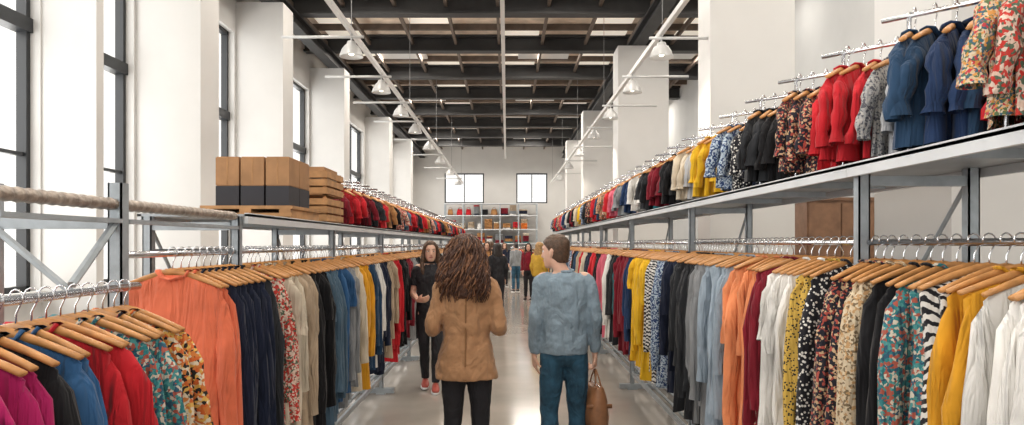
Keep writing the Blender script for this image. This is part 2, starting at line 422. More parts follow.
def rack_bay(side, ya, yb, zshelf, zrail, seq, upper=None, shelf=True, last=False, gy0=None, sp=.085):
    e = empty('clothing_rack')
    xf_, xb_ = 1.40*side, 1.83*side
    xr = (1.42 if side > 0 else 1.36)*side
    if side < 0: xf_, xb_ = -1.36, -1.8
    a = Acc()
    for yy in ([ya, yb] if last else [ya]):
        post(a, xf_, yy, zshelf); post(a, xb_, yy, zshelf)
        lo, hi = min(xf_, xb_), max(xf_, xb_)
        a.add(box(lo, hi, yy-.015, yy+.015, zshelf-.07, zshelf-.03)); a.add(box(lo, hi, yy-.015, yy+.015, .16, .2))
        a.add(box(lo-.14, hi+.14, yy-.035, yy+.035, .012, .06))
    lo, hi = min(xf_, xb_), max(xf_, xb_)
    if shelf:
        a.add(box(lo-.06, hi+.06, ya+.001, yb-.001, zshelf, zshelf+.012), 1)
        fx = lo-.06 if side > 0 else hi+.06
        a.add(box(min(fx, fx+.02*side), max(fx, fx+.02*side), ya+.001, yb-.001, zshelf-.035, zshelf+.018), 2)
        bx = hi+.06 if side > 0 else lo-.06
        a.add(box(min(bx, bx-.02*side), max(bx, bx-.02*side), ya+.001, yb-.001, zshelf-.035, zshelf+.018), 2)
        for k in range(1, 4):
            yy = ya+(yb-ya)*k/4; a.add(box(lo, hi, yy-.012, yy+.012, zshelf-.03, zshelf), 0)
    for xx in (xf_, xb_): a.add(box(xx-.012, xx+.012, ya, yb, .16, .2), 0)
    for xx in np.linspace(lo+.06, hi-.06, 4): a.add(box(xx-.012, xx+.012, ya+.03, yb-.03, .2, .212), 0)
    a.add(tube([(xb_, ya, zshelf-.03), (xb_, ya+.35, zshelf-.4)], [.01,.01], 6), 0)
    a.obj('rack_frame', [M_steel, M_shelf, M_under], e)
    a = Acc(); a.add(cyl((xr, ya, zrail-.012), (xr, yb, zrail-.012), .012, 10)); a.add(cyl((xb_, ya, zrail-.012), (xb_, yb, zrail-.012), .012, 8)); a.obj('hanging_rail', [M_chrome], e, True)
    ga, ha = Acc(), Acc()
    y = (gy0 or ya)+.07
    while y < yb-.05:
        c = seqcol(seq, y, 3 if side > 0 else 8)
        sx = R.uniform(.94,1.06)*(.91 if side < 0 and y > 6.5 else 1)
        put(ga, ha, (xr, y, zrail), R.uniform(-.16,.16) + (math.pi if R.random()<.2 else 0) + .10*side, c, None, (sx, R.uniform(.9,1.25), 1), total=R.choices([R.uniform(1.05,1.24), R.uniform(.85,1.0)],[4,1])[0])
        y += sp*R.uniform(.8, 1.2)
    ga.obj('hanging_clothes', FMATS, e, True); ha.obj('hangers', [M_hook, M_wood], e, True)
    if upper: upper(e, ya, yb, lo, hi)
    return e

UPR = [['fl_multi','fl_red','fl_multi','pink','fl_multi','fl_multi','cream','fl_multi'],
       ['denim','denim','dblue','denim','red','red','fl_dark','fl_dark'],
       ['red','red','greypr','lgrey','lgrey','denim','denim'],
       ['fl_dark','fl_dark','red','red','black','black'],
       ['charcoal','black','black','navy','black'],['bluepr','dotbw','navy','black','dblue'],
       ['yellow','yellow','yellow','fl_dark','black'],['cream','lgrey','grey','lgrey'],['black','charcoal','black','charcoal'],['dred','navy','black'],['charcoal','teal','bluepr','white'],['white','black','red'],['dblue','fl_red','black'],['grey','black','navy'],['pink','dblue','black'],['red','white','black']]
def upper_groups(side, z0, zr, pitch, start, table, nper):
    state = {'i': 0}
    def f(e, ya, yb, lo, hi):
        a = Acc(); ga, ha = Acc(), Acc(); any_ = False
        fr, bk = (lo+.03, hi) if side > 0 else (hi-.03, lo)
        while True:
            y = start + pitch*state['i']
            if y > yb - .3: break
            any_ = True
            p0 = np.array((fr, y+.26)); p1 = np.array((bk, y-.16))
            for p in (p0, p1):
                a.add(cyl((p[0], p[1], z0), (p[0], p[1], zr), .008, 8)); a.add(box(p[0]-.03, p[0]+.03, p[1]-.03, p[1]+.03, z0, z0+.008))
            d = (p1-p0)/np.linalg.norm(p1-p0); q0 = p0-d*.09; q1 = p1+d*.03
            a.add(cyl((q0[0], q0[1], zr-.012), (q1[0], q1[1], zr-.012), .009, 8))
            t = table[state['i'] % len(table)]
            yaw = math.atan2(d[1], d[0]) + math.pi/2
            for q in range(nper):
                u = (q+.3)/nper; p = p0+(p1-p0)*u
                cn = t[min(len(t)-1, int(u*len(t)))]
                put(ga, ha, (p[0], p[1], zr), yaw+R.uniform(-.1,.1), cn, R.choice(['shirt','jacket','shirt','shirt']), (R.uniform(.98,1.08), R.uniform(1.0,1.25), 1), total=zr-z0-R.uniform(.003,.02))
            state['i'] += 1
        if any_:
            a.obj('upper_rail', [M_chrome], e, True)
            ga.obj('upper_clothes', FMATS, e, True); ha.obj('upper_hangers', [M_hook, M_wood], e, True)
    return f
ZR, ZL = 1.925, 1.765
upR = upper_groups(1, ZR+.018, 2.45, .50, 1.80, UPR, 9)
UPL = [['red','dred','black'],['dred','black','camel','black'],['charcoal','black','cream','dred'],['red','black','navy'],['camel','dred','black'],['black','navy','white'],['fl_red','charcoal','black'],['slate','black','red']]
upL = upper_groups(-1, ZL+.018, 2.19, .42, 6.2, UPL, 6)
ysR = [.5,2.84,5.45,8.05,10.65,13.25,15.85,18.45,21.05]
for i in range(len(ysR)-1):
    rack_bay(1, ysR[i], ysR[i+1], ZR, 1.645, RIGHT_SEQ, upR, gy0=(1.1 if i == 0 else None), last=(i == len(ysR)-2), sp=.07 if i < 3 else .1)
ysL = [3.62,5.6,7.8,10.0,12.4,14.8,17.2,19.6,22.0]
for i in range(len(ysL)-1):
    rack_bay(-1, ysL[i], ysL[i+1], ZL, 1.6, LEFT_SEQ, upL, last=(i == len(ysL)-2), sp=.072 if i < 3 else .1)
# left open rack with pipe on top
e = empty('clothing_rack')
a = Acc()
for xx in (-1.36, -1.8): post(a, xx, 2.52, 1.84, .024)
a.add(box(-1.9, -1.26, 2.49, 2.55, .012, .05)); a.add(box(-1.8,-1.36,2.505,2.535,1.68,1.72)); a.add(box(-1.8,-1.36,2.505,2.535,.16,.2))
a.add(box(-1.385,-1.335,1.9,2.5,1.70,1.715)); a.add(box(-1.385,-1.335,2.55,3.59,1.70,1.715))
a.add(tube([(-1.36,2.5,1.70),(-1.36,2.25,1.5)],[.014,.014],6)); a.add(tube([(-1.8,2.5,1.70),(-1.5,2.5,1.45)],[.014,.014],6))
a.add(box(-1.385,-1.335,.4,2.5,.16,.2)); a.add(box(-1.385,-1.335,2.54,3.59,.16,.2))
for xx in (-1.36, -1.8): post(a, xx, .45, 1.84, .026)
a.obj('rack_frame', [M_steel], e)
a = Acc()
def rope(p0, p1, r, turns):
    n = int(turns*6); P = np.linspace(p0, p1, n); return tube(P, [r*(1+.07*math.sin(i*2*math.pi/6)) for i in range(n)], 12, ref=(0,0,1))
a.add(rope((-1.36,.45,1.765),(-1.36,2.49,1.765),.021,40)); a.add(rope((-1.36,2.55,1.765),(-1.36,3.59,1.765),.021,22)); a.obj('top_pipe', [M_pipe], e, True)
XN = -1.28
a = Acc(); a.add(cyl((XN,.45,1.482),(XN,2.5,1.482),.013)); a.add(cyl((XN,2.5,1.482),(-1.36,2.5,1.482),.013)); a.add(cyl((-1.36,2.5,1.588),(-1.36,3.59,1.588),.013)); a.obj('hanging_rail', [M_chrome], e, True)
ga, ha = Acc(), Acc(); y = .9
while y < 2.44:
    c = seqcol(NEAR_SEQ, y, 0)
    put(ga, ha, (XN, y, 1.495), R.uniform(-.1,.12)-.14, c, R.choice(['shirt','tee','shirt','jacket']), (R.uniform(1.05,1.14),1.1,1), total=R.uniform(.95,1.1)); y += .07*R.uniform(.85,1.15)
y = 2.93
while y < 3.55:
    c = seqcol(LEFT_SEQ, y, 0)
    put(ga, ha, (-1.36, y, 1.6), R.uniform(-.1,.1)-.1, c, 'shirt', (1.04,1.1,1), total=R.uniform(1.1,1.22)); y += .075
ga.obj('hanging_clothes', FMATS, e, True); ha.obj('hangers', [M_hook, M_wood], e, True)

# ------------------------------------------------------------------ boxes and crates on left shelf
zt = ZL+.0185
e = empty('cardboard_box_stack')
a = Acc()
a.add(box(-1.86,-1.30,4.36,5.02,zt+.055,zt+.075))
for k in range(5):
    if k % 2 == 0: a.add(box(-1.86+.12*k,-1.79+.12*k,4.36,5.02,zt,zt+.055))
a.add(box(-1.86,-1.30,4.35,4.36,zt+.01,zt+.03)); a.obj('wooden_pallet', [M_crate], e)
a = Acc(); zb = zt+.076
for i, x0 in enumerate([-1.80,-1.645,-1.49]):
    for r_ in range(2):
        ys = 4.45+.235*r_; ye = ys+.225
        for (z0, z1, m, g) in ((zb, zb+.125, 1, .0), (zb+.125, zb+.13, 0, .004),(zb+.13, zb+.30, 0, 0),(zb+.3,zb+.306,2,.004)):
            a.add(box(x0+g, x0+.143-g, ys+g, ye-g, z0, z1), m)
        a.add(box(x0+.068, x0+.075, ys-.002, ys, zb+.135, zb+.298), 2)
a.obj('boxes', [M_crate2, M_dark, M_crate], e)
e = empty('slatted_wooden_crate')
a = Acc()
for lay in range(2):
    z0 = zt + lay*.2
    for x0, x1, y0, y1 in ((-1.78,-1.32,5.3,5.315),(-1.78,-1.32,5.8,5.815),(-1.78,-1.765,5.315,5.8),(-1.335,-1.32,5.315,5.8)):
        for k in range(3): a.add(box(x0,x1,y0,y1,z0+.012+k*.06,z0+.058+k*.06))
    for xx in (-1.765,-1.36):
        for yy in (5.316,5.775): a.add(box(xx,xx+.025,yy,yy+.025,z0,z0+.19))
    a.add(box(-1.765,-1.335,5.316,5.8,z0+.002,z0+.012))
a.obj('crate_slats', [M_crate], e)
a = Acc(); z = zt+.41
for k in range(4): a.add(box(-1.74+.01*(k%2),-1.36,5.35,5.76+.01*(k%2),z-.19+k*.05,z-.145+k*.05), k%3)
a.obj('folded_kraft_paper', [M_crate2, M_crate, FM['beige']], e)

# ------------------------------------------------------------------ brown cabinet by right wall
a = Acc()
a.add(box(4.0,4.9,9.6,10.2,.08,2.2)); a.add(box(3.97,4.93,9.57,10.23,2.2,2.24)); a.add(box(4.04,4.86,9.64,10.16,0,.08))
for i in range(2): a.add(box(4.02+.44*i,4.44+.44*i,9.575,9.6,.12,2.16),1); a.add(cyl((4.40+.09*i,9.56,1.0),(4.40+.09*i,9.56,1.2),.01),2)
a.obj('wooden_cabinet', [mat('cabinet_brown',(.22,.12,.07),.5,noise=.2), mat('cabinet_door',(.26,.14,.08),.5,noise=.2), M_chrome])

# ------------------------------------------------------------------ back shelving
e = empty('display_shelving')
a = Acc(); x0, x1, yb = -2.9, 1.4, 33.6
for k in range(6):
    x = x0+(x1-x0)*k/5
    for yy in (yb, yb+.55): a.add(box(x-.03,x+.03,yy-.03,yy+.03,0,3.5))
levels = [.3,.95,1.6,2.25,2.9,3.45]
for z in levels: a.add(box(x0-.03,x1+.03,yb-.04,yb+.6,z,z+.04),1)
a.obj('shelf_frame', [M_steel, M_under], e)
a = Acc()
R2 = random.Random(21)
for z in levels[:-1]:
    x = x0+.1
    while x < x1-.4:
        w = R2.uniform(.24,.4); h = 0
        c = R2.choice(['red','camel','red','camel','dred','black','white','orange','navy','mustard','dred','teal'])
        if R2.random() < .7:
            for s in range(R2.randint(4,7)):
                a.add(tube([(x,yb+.25,z+.075+h),(x+.02,yb+.25,z+.075+h),(x+w-.02,yb+.25,z+.075+h),(x+w,yb+.25,z+.075+h)],[(.03,.2),(.034,.22),(.034,.22),(.03,.2)],10,ref=(0,1,0),power=.6), FI[c]); h += .068
                if R2.random()<.4: c = R2.choice(['red','cream','camel','dred','grey','navy','beige'])
        else:
            a.add(rings([(z+.042,x+w/2,yb+.25,w*.42,.12),(z+.12,x+w/2,yb+.25,w*.46,.13),(z+.3,x+w/2,yb+.25,w*.36,.08),(z+.33,x+w/2,yb+.25,w*.3,.04)],14,.7), FI[c])
            a.add(tube([(x+w/2+.08*math.cos(t),yb+.25,z+.32+.1*math.sin(t)) for t in np.linspace(0,math.pi,8)],[.01]*8,6), FI[c])
        x += w+R2.uniform(.05,.14)
a.obj('folded_clothes', FMATS, e, True)
for (xa, xb_, yy) in ((.15,1.05,25.5),(-1.0,-.35,29.0)):
    e = empty('freestanding_garment_rail')
    a = Acc()
    for x in (xa, xb_): a.add(cyl((x,yy,.03),(x,yy,1.5),.015)); a.add(cyl((x,yy-.3,.02),(x,yy+.3,.02),.015))
    a.add(cyl((xa-.02,yy,1.488),(xb_+.02,yy,1.488),.013)); a.obj('rail_frame', [M_chrome], e, True)
    ga, ha = Acc(), Acc(); x = xa+.06; cc = ['fl_red','red','camel','cream','black','red','dred','olive']; i = 0
    while x < xb_-.04:
        put(ga, ha, (x,yy,1.5), math.pi/2+R.uniform(.1,.5), cc[i//2 % 8], None); x += .09; i += 1
    ga.obj('hanging_clothes', FMATS, e, True); ha.obj('hangers', [M_hook, M_wood], e, True)

# ------------------------------------------------------------------ lighting tracks and pendants
for nm, x, h, r in (('ceiling_light_track', -1.9, 4.22, .026), ('ceiling_light_track', 1.9, 4.22, .026), ('ceiling_light_track', -.07, 5.3, .035)):
    a = Acc(); a.add(box(x-r, x+r, 1.0, 31.0, h-.03, h+.03))
    yy = 3.5
    while yy < 31: a.add(cyl((x,yy,h+.02),(x,yy,6.14),.005,6), 1); yy += 5.3
    a.obj(nm, [M_track, M_cable])
def lamp(x, y, sd):
    a = Acc()
    prof = [(.03,.17),(.05,.165),(.06,.13),(.085,.11),(.12,.06),(.142,-.01),(.146,-.022),(.136,-.02),(.11,.055),(.07,.09),(.0,.10)]
    z0 = 3.93; n = 20; V = []; F = []
    for r, z in prof:
        for j in range(n):
            t = 2*math.pi*j/n; V.append((x+max(r,.001)*math.cos(t), y+max(r,.001)*math.sin(t), z0+z))
    for i in range(len(prof)-1):
        for j in range(n): F.append([i*n+j, i*n+(j+1)%n, (i+1)*n+(j+1)%n, (i+1)*n+j])
    F.append(list(range(n)))
    a.add((V, F), 0)
    a.add(ellipsoid((x,y,z0+.04),(.04,.04,.045),12,8), 1)
    a.add(cyl((x,y,z0+.15),(x,y,4.2),.012,8), 0)
    a.add(cyl((min(x-.15*sd, x+.85*sd), y, 4.15),(max(x-.15*sd, x+.85*sd), y, 4.15),.018,8), 0)
    o = a.obj('pendant_lamp', [M_shade, M_bulb], None, True)
    l = bpy.data.lights.new('lamp_light','SPOT'); l.energy = 60; l.spot_size = 2.4; l.spot_blend = .7; l.color = (1,.88,.74); l.shadow_soft_size = .1
    q = bpy.data.objects.new('lamp_light', l); COL.objects.link(q); q.location = (x,y,z0-.05); q.parent = o
for y in (8.8,10.9,12.9,14.9,17.5,20.5,24.0,28.0):
    lamp(-1.9, y, -1)
for y in (8.85,10.9,13.2,15.7,18.8,22.0,26.0):
    lamp(1.9, y, 1)
for (y) in (-1.5,1.8,4.5,7.1,9.8,12.4,17.7,23.0,28.3,31.5):  # light boxes added overhead to fill the hall, stronger towards the back
    p = Acc()
    for x in (-2.6,0.9,4.0):
        p.add(box(x-.62,x+.62,y-.32,y+.32,6.24,6.3))
    o = p.obj('added_fill_fixture', [M_shade])
    for x in (-2.6,0.9,4.0): area('added_fill_light', (x,y,6.235), (0,0,0), 1.2,.6, 46 if y < 13 else 85, (1,.93,.84), o)

# ------------------------------------------------------------------ people
FOLD = bpy.data.textures.new('cloth_folds','CLOUDS'); FOLD.noise_scale = .09; FOLD.noise_depth = 2
HAIRT = bpy.data.textures.new('hair_tufts','CLOUDS'); HAIRT.noise_scale = .035
M_skin = mat('skin_light', (.68,.41,.30), .5, noise=.06, nscale=20)
M_skin.node_tree.nodes['Principled BSDF'].inputs['Subsurface Weight'].default_value = .08
M_lip = mat('lips', (.45,.12,.11), .4, noise=.05)
M_eye = mat('eye_white', (.8,.8,.78), .2, noise=.01); M_iris = mat('eye_iris', (.06,.04,.03), .2, noise=.05)
def hair_mat(nm, c): return mat('hair_'+nm, c, .5, noise=.5, nscale=45, bump=.6, bscale=120)
H_aub = hair_mat('auburn', (.065,.026,.014)); H_brown = hair_mat('brown', (.085,.045,.024)); H_dark = hair_mat('dark', (.02,.014,.012)); H_blond = hair_mat('blond', (.36,.21,.08))
H_aub2 = hair_mat('auburn_light', (.17,.075,.035))
M_sole = mat('shoe_sole_white', (.7,.69,.67), .6, noise=.05)

def rotz(v, a, c=(0,0,0)):
    v = np.asarray(v, float)-c; ca, sa = math.cos(a), math.sin(a)
    return np.stack([v[:,0]*ca-v[:,1]*sa, v[:,0]*sa+v[:,1]*ca, v[:,2]], 1)+c

def remesh(o, vox, disp=0.0, tex=None, smooth=3):
    m = o.modifiers.new('Remesh','REMESH'); m.mode = 'VOXEL'; m.voxel_size = vox; m.use_smooth_shade = True
    s = o.modifiers.new('Smooth','SMOOTH'); s.factor = .6; s.iterations = smooth
    if disp:
        d = o.modifiers.new('Folds','DISPLACE'); d.texture = tex or FOLD; d.strength = disp; d.mid_level = .5
        d.texture_coords = 'LOCAL'

def hand(acc, wrist, d, nrm, thumb_side, curl):
    d = np.array(d, float); d /= np.linalg.norm(d); nrm = np.array(nrm, float); nrm -= d*np.dot(d, nrm); nrm /= np.linalg.norm(nrm)
    s = np.cross(d, nrm)*thumb_side
    w = np.array(wrist, float)
    acc.add(tube([w-d*.02, w, w+d*.03, w+d*.07, w+d*.095], [(.024,.019),(.026,.019),(.038,.018),(.043,.016),(.038,.011)], 14, ref=nrm))
    for i, (off, ln) in enumerate(((.031,.072),(.011,.08),(-.01,.075),(-.03,.058))):
        p = w+d*.085+s*off; pts = [p-d*.015, p]; ang = .15
        for q, fr in enumerate((.45,.3,.25)):
            ang += curl*(.8+.1*i)
            dd = d*math.cos(ang)+nrm*math.sin(ang); p = p+dd*ln*fr; pts.append(p)
        acc.add(tube(pts, [.0095,.0095,.009,.008,.0065], 8, ref=s))
    p = w+d*.025+s*.03; t1 = p+d*.03+s*.022+nrm*.012; t2 = t1+d*.028+s*.008+nrm*.012
    acc.add(tube([p-s*.012, p, t1, t2], [.012,.0125,.0105,.0075], 8, ref=nrm))

def person(name, loc, yaw, scale, arms, legs, top, bottom, hair, hcol, shoes, head_yaw=0, head_off=(0,0,0), male=False, vox=.008, sleeve='long', hem=.82, extra=None, fit=1.0, hair2=None):
    root = empty(name, loc); root.rotation_euler = (0,0,yaw); root.scale = (scale,)*3
    sh = .160 if male else .148
    hc = np.array((0,0.01,1.60))+np.array(head_off)
    b = Acc()
    b.add(rings([(.84,0,0,.13,.09),(.92,0,0,.15,.1),(1.05,0,0,.12,.085),(1.2,0,0,.13,.09),(1.34,0,-.005,.15,.095),(1.42,0,-.01,.135,.07),(1.47,0,-.01,.065,.055)], 24))
    b.add(tube([(0,-.02,1.42),(head_off[0]*.5,-.015,1.48),(hc[0],hc[1]-.02,hc[2]-.05)], [.058,.052 if male else .046,.05], 16))
    hp = [(-.116,.05,.022,.02),(-.105,.045,.038,.035),(-.085,.032,.05,.052),(-.055,.015,.062,.072),(-.02,.003,.068,.086),(.015,-.003,.072,.093),(.05,-.006,.074,.095),(.08,-.008,.066,.085),(.103,-.01,.048,.062),(.116,-.01,.02,.03)]
    hd = rings([(hc[2]+z, hc[0], hc[1]+cy, rx, ry) for z, cy, rx, ry in hp], 24)
    nose = tube([hc+(0,.084,.015),hc+(0,.1,-.015),hc+(0,.108,-.032),hc+(0,.09,-.042)], [(.007,.008),(.009,.01),(.015,.011),(.011,.006)], 10, ref=(0,1,0))
    parts = [hd, nose]
    for s in (-1,1):
        parts.append(tube([hc+(s*.069,-.005,-.035),hc+(s*.077,-.008,-.015),hc+(s*.08,-.014,.01),hc+(s*.076,-.012,.028)], [(.006,.008),(.007,.014),(.007,.018),(.005,.01)], 10, ref=(0,1,0)))
        parts.append(tube([hc+(s*.012,.088,.026),hc+(s*.032,.086,.03),hc+(s*.055,.07,.026)], [.008,.009,.007], 8, ref=(0,0,1)))
    for v, f in parts: b.add((rotz(v, head_yaw, hc), f))
    for s in (-1,1):
        A = arms[0 if s < 0 else 1]
        S = (s*sh, -.01, 1.40)
        P, Rd = smoothpath([(s*(sh-.04),-.01,1.41), S, tuple((np.array(S)+A['e'])/2), A['e'], tuple((np.array(A['e'])*.6+np.array(A['w'])*.4)), A['w']], [.046,.048,.041,.035,.035,.023], 5)
        b.add(tube(P, Rd, 14, ref=(0.1,1,.2)))
        hand(b, A['w'], A['d'], A['n'], A['t'], A['c'])
        G = legs[0 if s < 0 else 1]
        P, Rd = smoothpath([(s*.085,0,.93),(s*.088,0,.85),tuple((np.array((s*.088,0,.85))+G['k'])/2),G['k'],tuple(np.array(G['k'])*.65+np.array(G['a'])*.35+(0,-.012,0)),G['a']], [.08,.08,.067,.05,.048,.034], 5)
        b.add(tube(P, Rd, 16, ref=(0,1,0)))
        ak = np.array(G['a']); b.add(tube([ak+(0,-.05,-.035),ak+(0,0,-.03),ak+(0,.08,-.045),ak+(0,.15,-.055)], [.025,(.032,.035),(.035,.025),(.03,.013)], 12, ref=(0,0,1)))
    o = b.obj('body', [M_skin], root, True); remesh(o, vox, smooth=2)
    fa = Acc()
    for s in (-1,1):
        fa.add((rotz(ellipsoid(hc+(s*.03,.0745,.006),(.014,.012,.0085),12,8)[0], head_yaw, hc), ellipsoid((0,0,0),(1,1,1),12,8)[1]), 0)
        fa.add((rotz(ellipsoid(hc+(s*.03,.084,.006),(.006,.0045,.006),10,6)[0], head_yaw, hc), ellipsoid((0,0,0),(1,1,1),10,6)[1]), 1)
        v, f = tube([hc+(s*.014,.094,.027),hc+(s*.032,.092,.033),hc+(s*.05,.078,.028)], [.002,.0035,.002], 6, ref=(0,0,1)); fa.add((rotz(v, head_yaw, hc), f), 3)
    v, f = tube([hc+(-.024,.076,-.066),hc+(-.01,.087,-.063),hc+(0,.088,-.065),hc+(.01,.087,-.063),hc+(.024,.076,-.066)], [.003,.0065,.006,.0065,.003], 8, ref=(0,0,1)); fa.add((rotz(v, head_yaw, hc), f), 2)
    fa.obj('face_features', [M_eye, M_iris, M_lip, hcol], root, True)
    t = Acc()
    t.add(rings([(.80,0,0,.10,.09),(.86,0,-.005,.155,.115),(.93,0,-.005,.162,.118),(1.02,0,0,.138,.1),(1.06,0,0,.13,.092)], 24))
    for i, s in enumerate((-1,1)):
        G = legs[i]; hm = np.array(G['a'])+(0,0,.02)
        P, Rd = smoothpath([(s*.08,-.003,.93),(s*.084,-.003,.84),tuple((np.array((s*.086,0,.84))+G['k'])/2),G['k'],tuple(np.array(G['k'])*.6+hm*.4+(0,-.012,0)),tuple(hm)],
                           [.085,.088,(.078*fit,.08*fit),.062*fit,.06*fit,.048*fit], 5)
        t.add(tube(P, Rd, 18, ref=(0,1,0)))
    o = t.obj('trousers', [bottom], root, True); remesh(o, max(.01, vox), .016, smooth=3)
    sa = Acc()
    for G in legs:
        ak = np.array(G['a']); gz = ak[2]-.085
        sa.add(tube([(ak[0],ak[1]-.075,gz+.045),(ak[0],ak[1]-.05,gz+.055),(ak[0],ak[1]+.02,gz+.058),(ak[0],ak[1]+.1,gz+.042),(ak[0],ak[1]+.17,gz+.032),(ak[0],ak[1]+.195,gz+.028)],
                    [(.02,.03),(.036,.045),(.04,.05),(.046,.036),(.036,.024),(.014,.012)], 16, ref=(0,0,1)), 0)
        n = 20; V = []; F = []
        for z in (gz+.001, gz+.024):
            for j in range(n):
                th = 2*math.pi*j/n; V.append((ak[0]+.046*math.cos(th)*(1-.12*math.sin(th-1.9)), ak[1]+.06+.145*math.sin(th), z))
        for j in range(n): F.append([j,(j+1)%n,n+(j+1)%n,n+j])
        F += [list(range(n))[::-1], list(range(n,2*n))]
        sa.add((V,F), 1)
        for q in range(4): sa.add(tube([(ak[0]-.022,ak[1]+.05+.022*q,gz+.088-.009*q),(ak[0]+.022,ak[1]+.05+.022*q,gz+.088-.009*q)],[.003,.003],6,ref=(0,0,1)), 1)
    sa.obj('shoes', [shoes, M_sole], root, True)
    j = Acc(); w = 1.02 if male else .93
    if hem < .86:
        tr_ = [(hem,0,-.01,.205,.15),(hem+.1,0,-.01,.195,.145),(1.0,0,-.005,.168,.128),(1.08,0,0,.15,.116),(1.2,0,0,.163,.12),(1.32,0,-.005,.178,.118),(1.395,0,-.01,.165,.098),(1.435,0,-.012,.115,.076),(1.46,0,-.012,.072,.06)]
    else:
        tr_ = [(hem,0,-.003,.165*w,.122),(hem+.06,0,-.003,.168*w,.125),(1.04,0,0,.16*w,.118),(1.2,0,0,.168*w,.12),(1.32,0,-.005,.178*w,.118),(1.395,0,-.01,.168*w,.096),(1.435,0,-.012,.115*w,.075),(1.462,0,-.012,.068,.058)]
    j.add(rings(tr_, 32, .9))
    for i, s in enumerate((-1,1)):
        A = arms[i]; S = np.array((s*(sh+.002), -.01, 1.39)); E = np.array(A['e']); W = np.array(A['w'])
        if sleeve == 'long':
            P, Rd = smoothpath([(s*(sh-.06),-.01,1.39), tuple(S), tuple((S+E)/2), tuple(E), tuple(E*.5+W*.5), tuple(W*.96+E*.04)], [.058,.063,.055,.05,.044,.035], 5)
        else:
            P, Rd = smoothpath([(s*(sh-.06),-.01,1.39), tuple(S), tuple(S*.65+E*.35), tuple(S*.35+E*.65)], [.056,.06,.056,.054], 5)
        j.add(tube(P, Rd, 16, ref=(0.1,1,.2)))
    if hem < .86:
        j.add(tube([(.082*math.cos(q),-.01+.07*math.sin(q),1.455) for q in np.linspace(math.pi*.9,math.pi*2.1,12)], [(.012,.028)]*12, 8, ref=(0,0,1)))
        for s in (-1,1): j.add(tube([(s*.12,.11,.93),(s*.12,.145,.93)], [(.06,.008)]*2, 8, ref=(1,0,0)))
    o = j.obj('jacket' if hem < .86 else 'sweater', [top], root, True); remesh(o, max(.009, vox), .03 if hem < .86 else .026, smooth=4)
    cz = Acc()
    cz.add(tube([(.064*math.cos(q),-.012+.058*math.sin(q),1.468+.006*math.sin(q)) for q in np.linspace(0,2*math.pi,20)], [(.008,.012)]*20, 8, ref=(0,0,1)))
    cz.obj('collar', [top], root, True)
    h = Acc()
    if hair == 'curly':
        h.add(rings([(hc[2]-.30,hc[0],-.085,.05,.03),(hc[2]-.26,hc[0],-.085,.105,.055),(hc[2]-.18,hc[0],-.075,.138,.072),(hc[2]-.10,hc[0],-.055,.135,.082),(hc[2]-.02,hc[0],-.03,.115,.092),(hc[2]+.05,hc[0],-.018,.1,.1),(hc[2]+.1,hc[0],-.012,.075,.085),(hc[2]+.135,hc[0],-.012,.035,.04)], 26))
        rr = random.Random(5)
        st = Acc()
        for q in range(340):
            an = rr.uniform(math.radians(-215), math.radians(35)); ph = rr.uniform(0,6.28); fr = rr.uniform(14,26); amp = rr.uniform(.007,.019)
            end = rr.uniform(.6,1.0); pts = []
            off = rr.uniform(-.008,.014)
            for u in np.linspace(rr.uniform(0,.25),end,15):
                z = .128-.44*u
                rx = np.interp(u,[0,.08,.2,.35,.5,.7,.88,1],[.03,.08,.108,.13,.15,.165,.16,.14])+off
                ry = np.interp(u,[0,.08,.2,.35,.6,1],[.04,.09,.108,.1,.085,.05])+off
                cy = np.interp(u,[0,.3,.6,1],[-.012,-.025,-.06,-.08])
                pts.append((hc[0]+rx*math.cos(an)+amp*math.sin(fr*u+ph), cy+ry*math.sin(an)+amp*math.cos(fr*u+ph)*.8, hc[2]+z))
            st.add(tube(pts, np.interp(np.linspace(0,1,15),[0,.2,.8,1],[.003,.0065,.006,.002]).tolist(), 6, ref=(0,1,0)), q%3==0)
        st.v = [rotz(v, head_yaw, hc) for v in st.v]
        st.obj('hair_curls', [hcol, hair2 or hcol], root, True)
    elif hair == 'short':
        hs = [(-.075,-.05,.058,.048),(-.04,-.035,.073,.068),(.0,-.028,.0785,.078),(.04,-.014,.083,.096),(.075,-.008,.078,.1),(.105,-.01,.06,.078),(.128,-.012,.03,.04)]
        h.add(rings([(hc[2]+z,hc[0],hc[1]+cy,rx,ry) for z,cy,rx,ry in hs], 22))
    else:
        ln = {'long': -.30, 'tied': -.12}[hair]
        hs = [(ln,-.07,.06,.03),(ln+.06,-.06,.108,.05),(-.12,-.05,.112,.066),(-.05,-.042,.1,.073),(.0,-.034,.09,.078),(.04,-.028,.086,.086),(.075,-.016,.08,.094),(.105,-.01,.062,.08),(.13,-.012,.03,.04)]
        h.add(rings([(hc[2]+z,hc[0],hc[1]+cy,rx,ry) for z,cy,rx,ry in hs], 22))
        if hair == 'long':
            for s in (-1,1):
                h.add(tube([hc+(s*.03,.05,.11),hc+(s*.07,.055,.06),hc+(s*.088,.04,-.02),hc+(s*.098,.04,-.12),hc+(s*.095,.06,-.22),hc+(s*.08,.07,-.29)], [.014,.02,.02,.024,.024,.008], 10, ref=(0,1,0)))
    h.v = [rotz(v, head_yaw, hc) for v in h.v]
    o = h.obj('hair', [hcol], root, True); remesh(o, max(.006, vox*.8), .014 if hair == 'curly' else .008, HAIRT, smooth=2)
    if extra: extra(root)
    return root

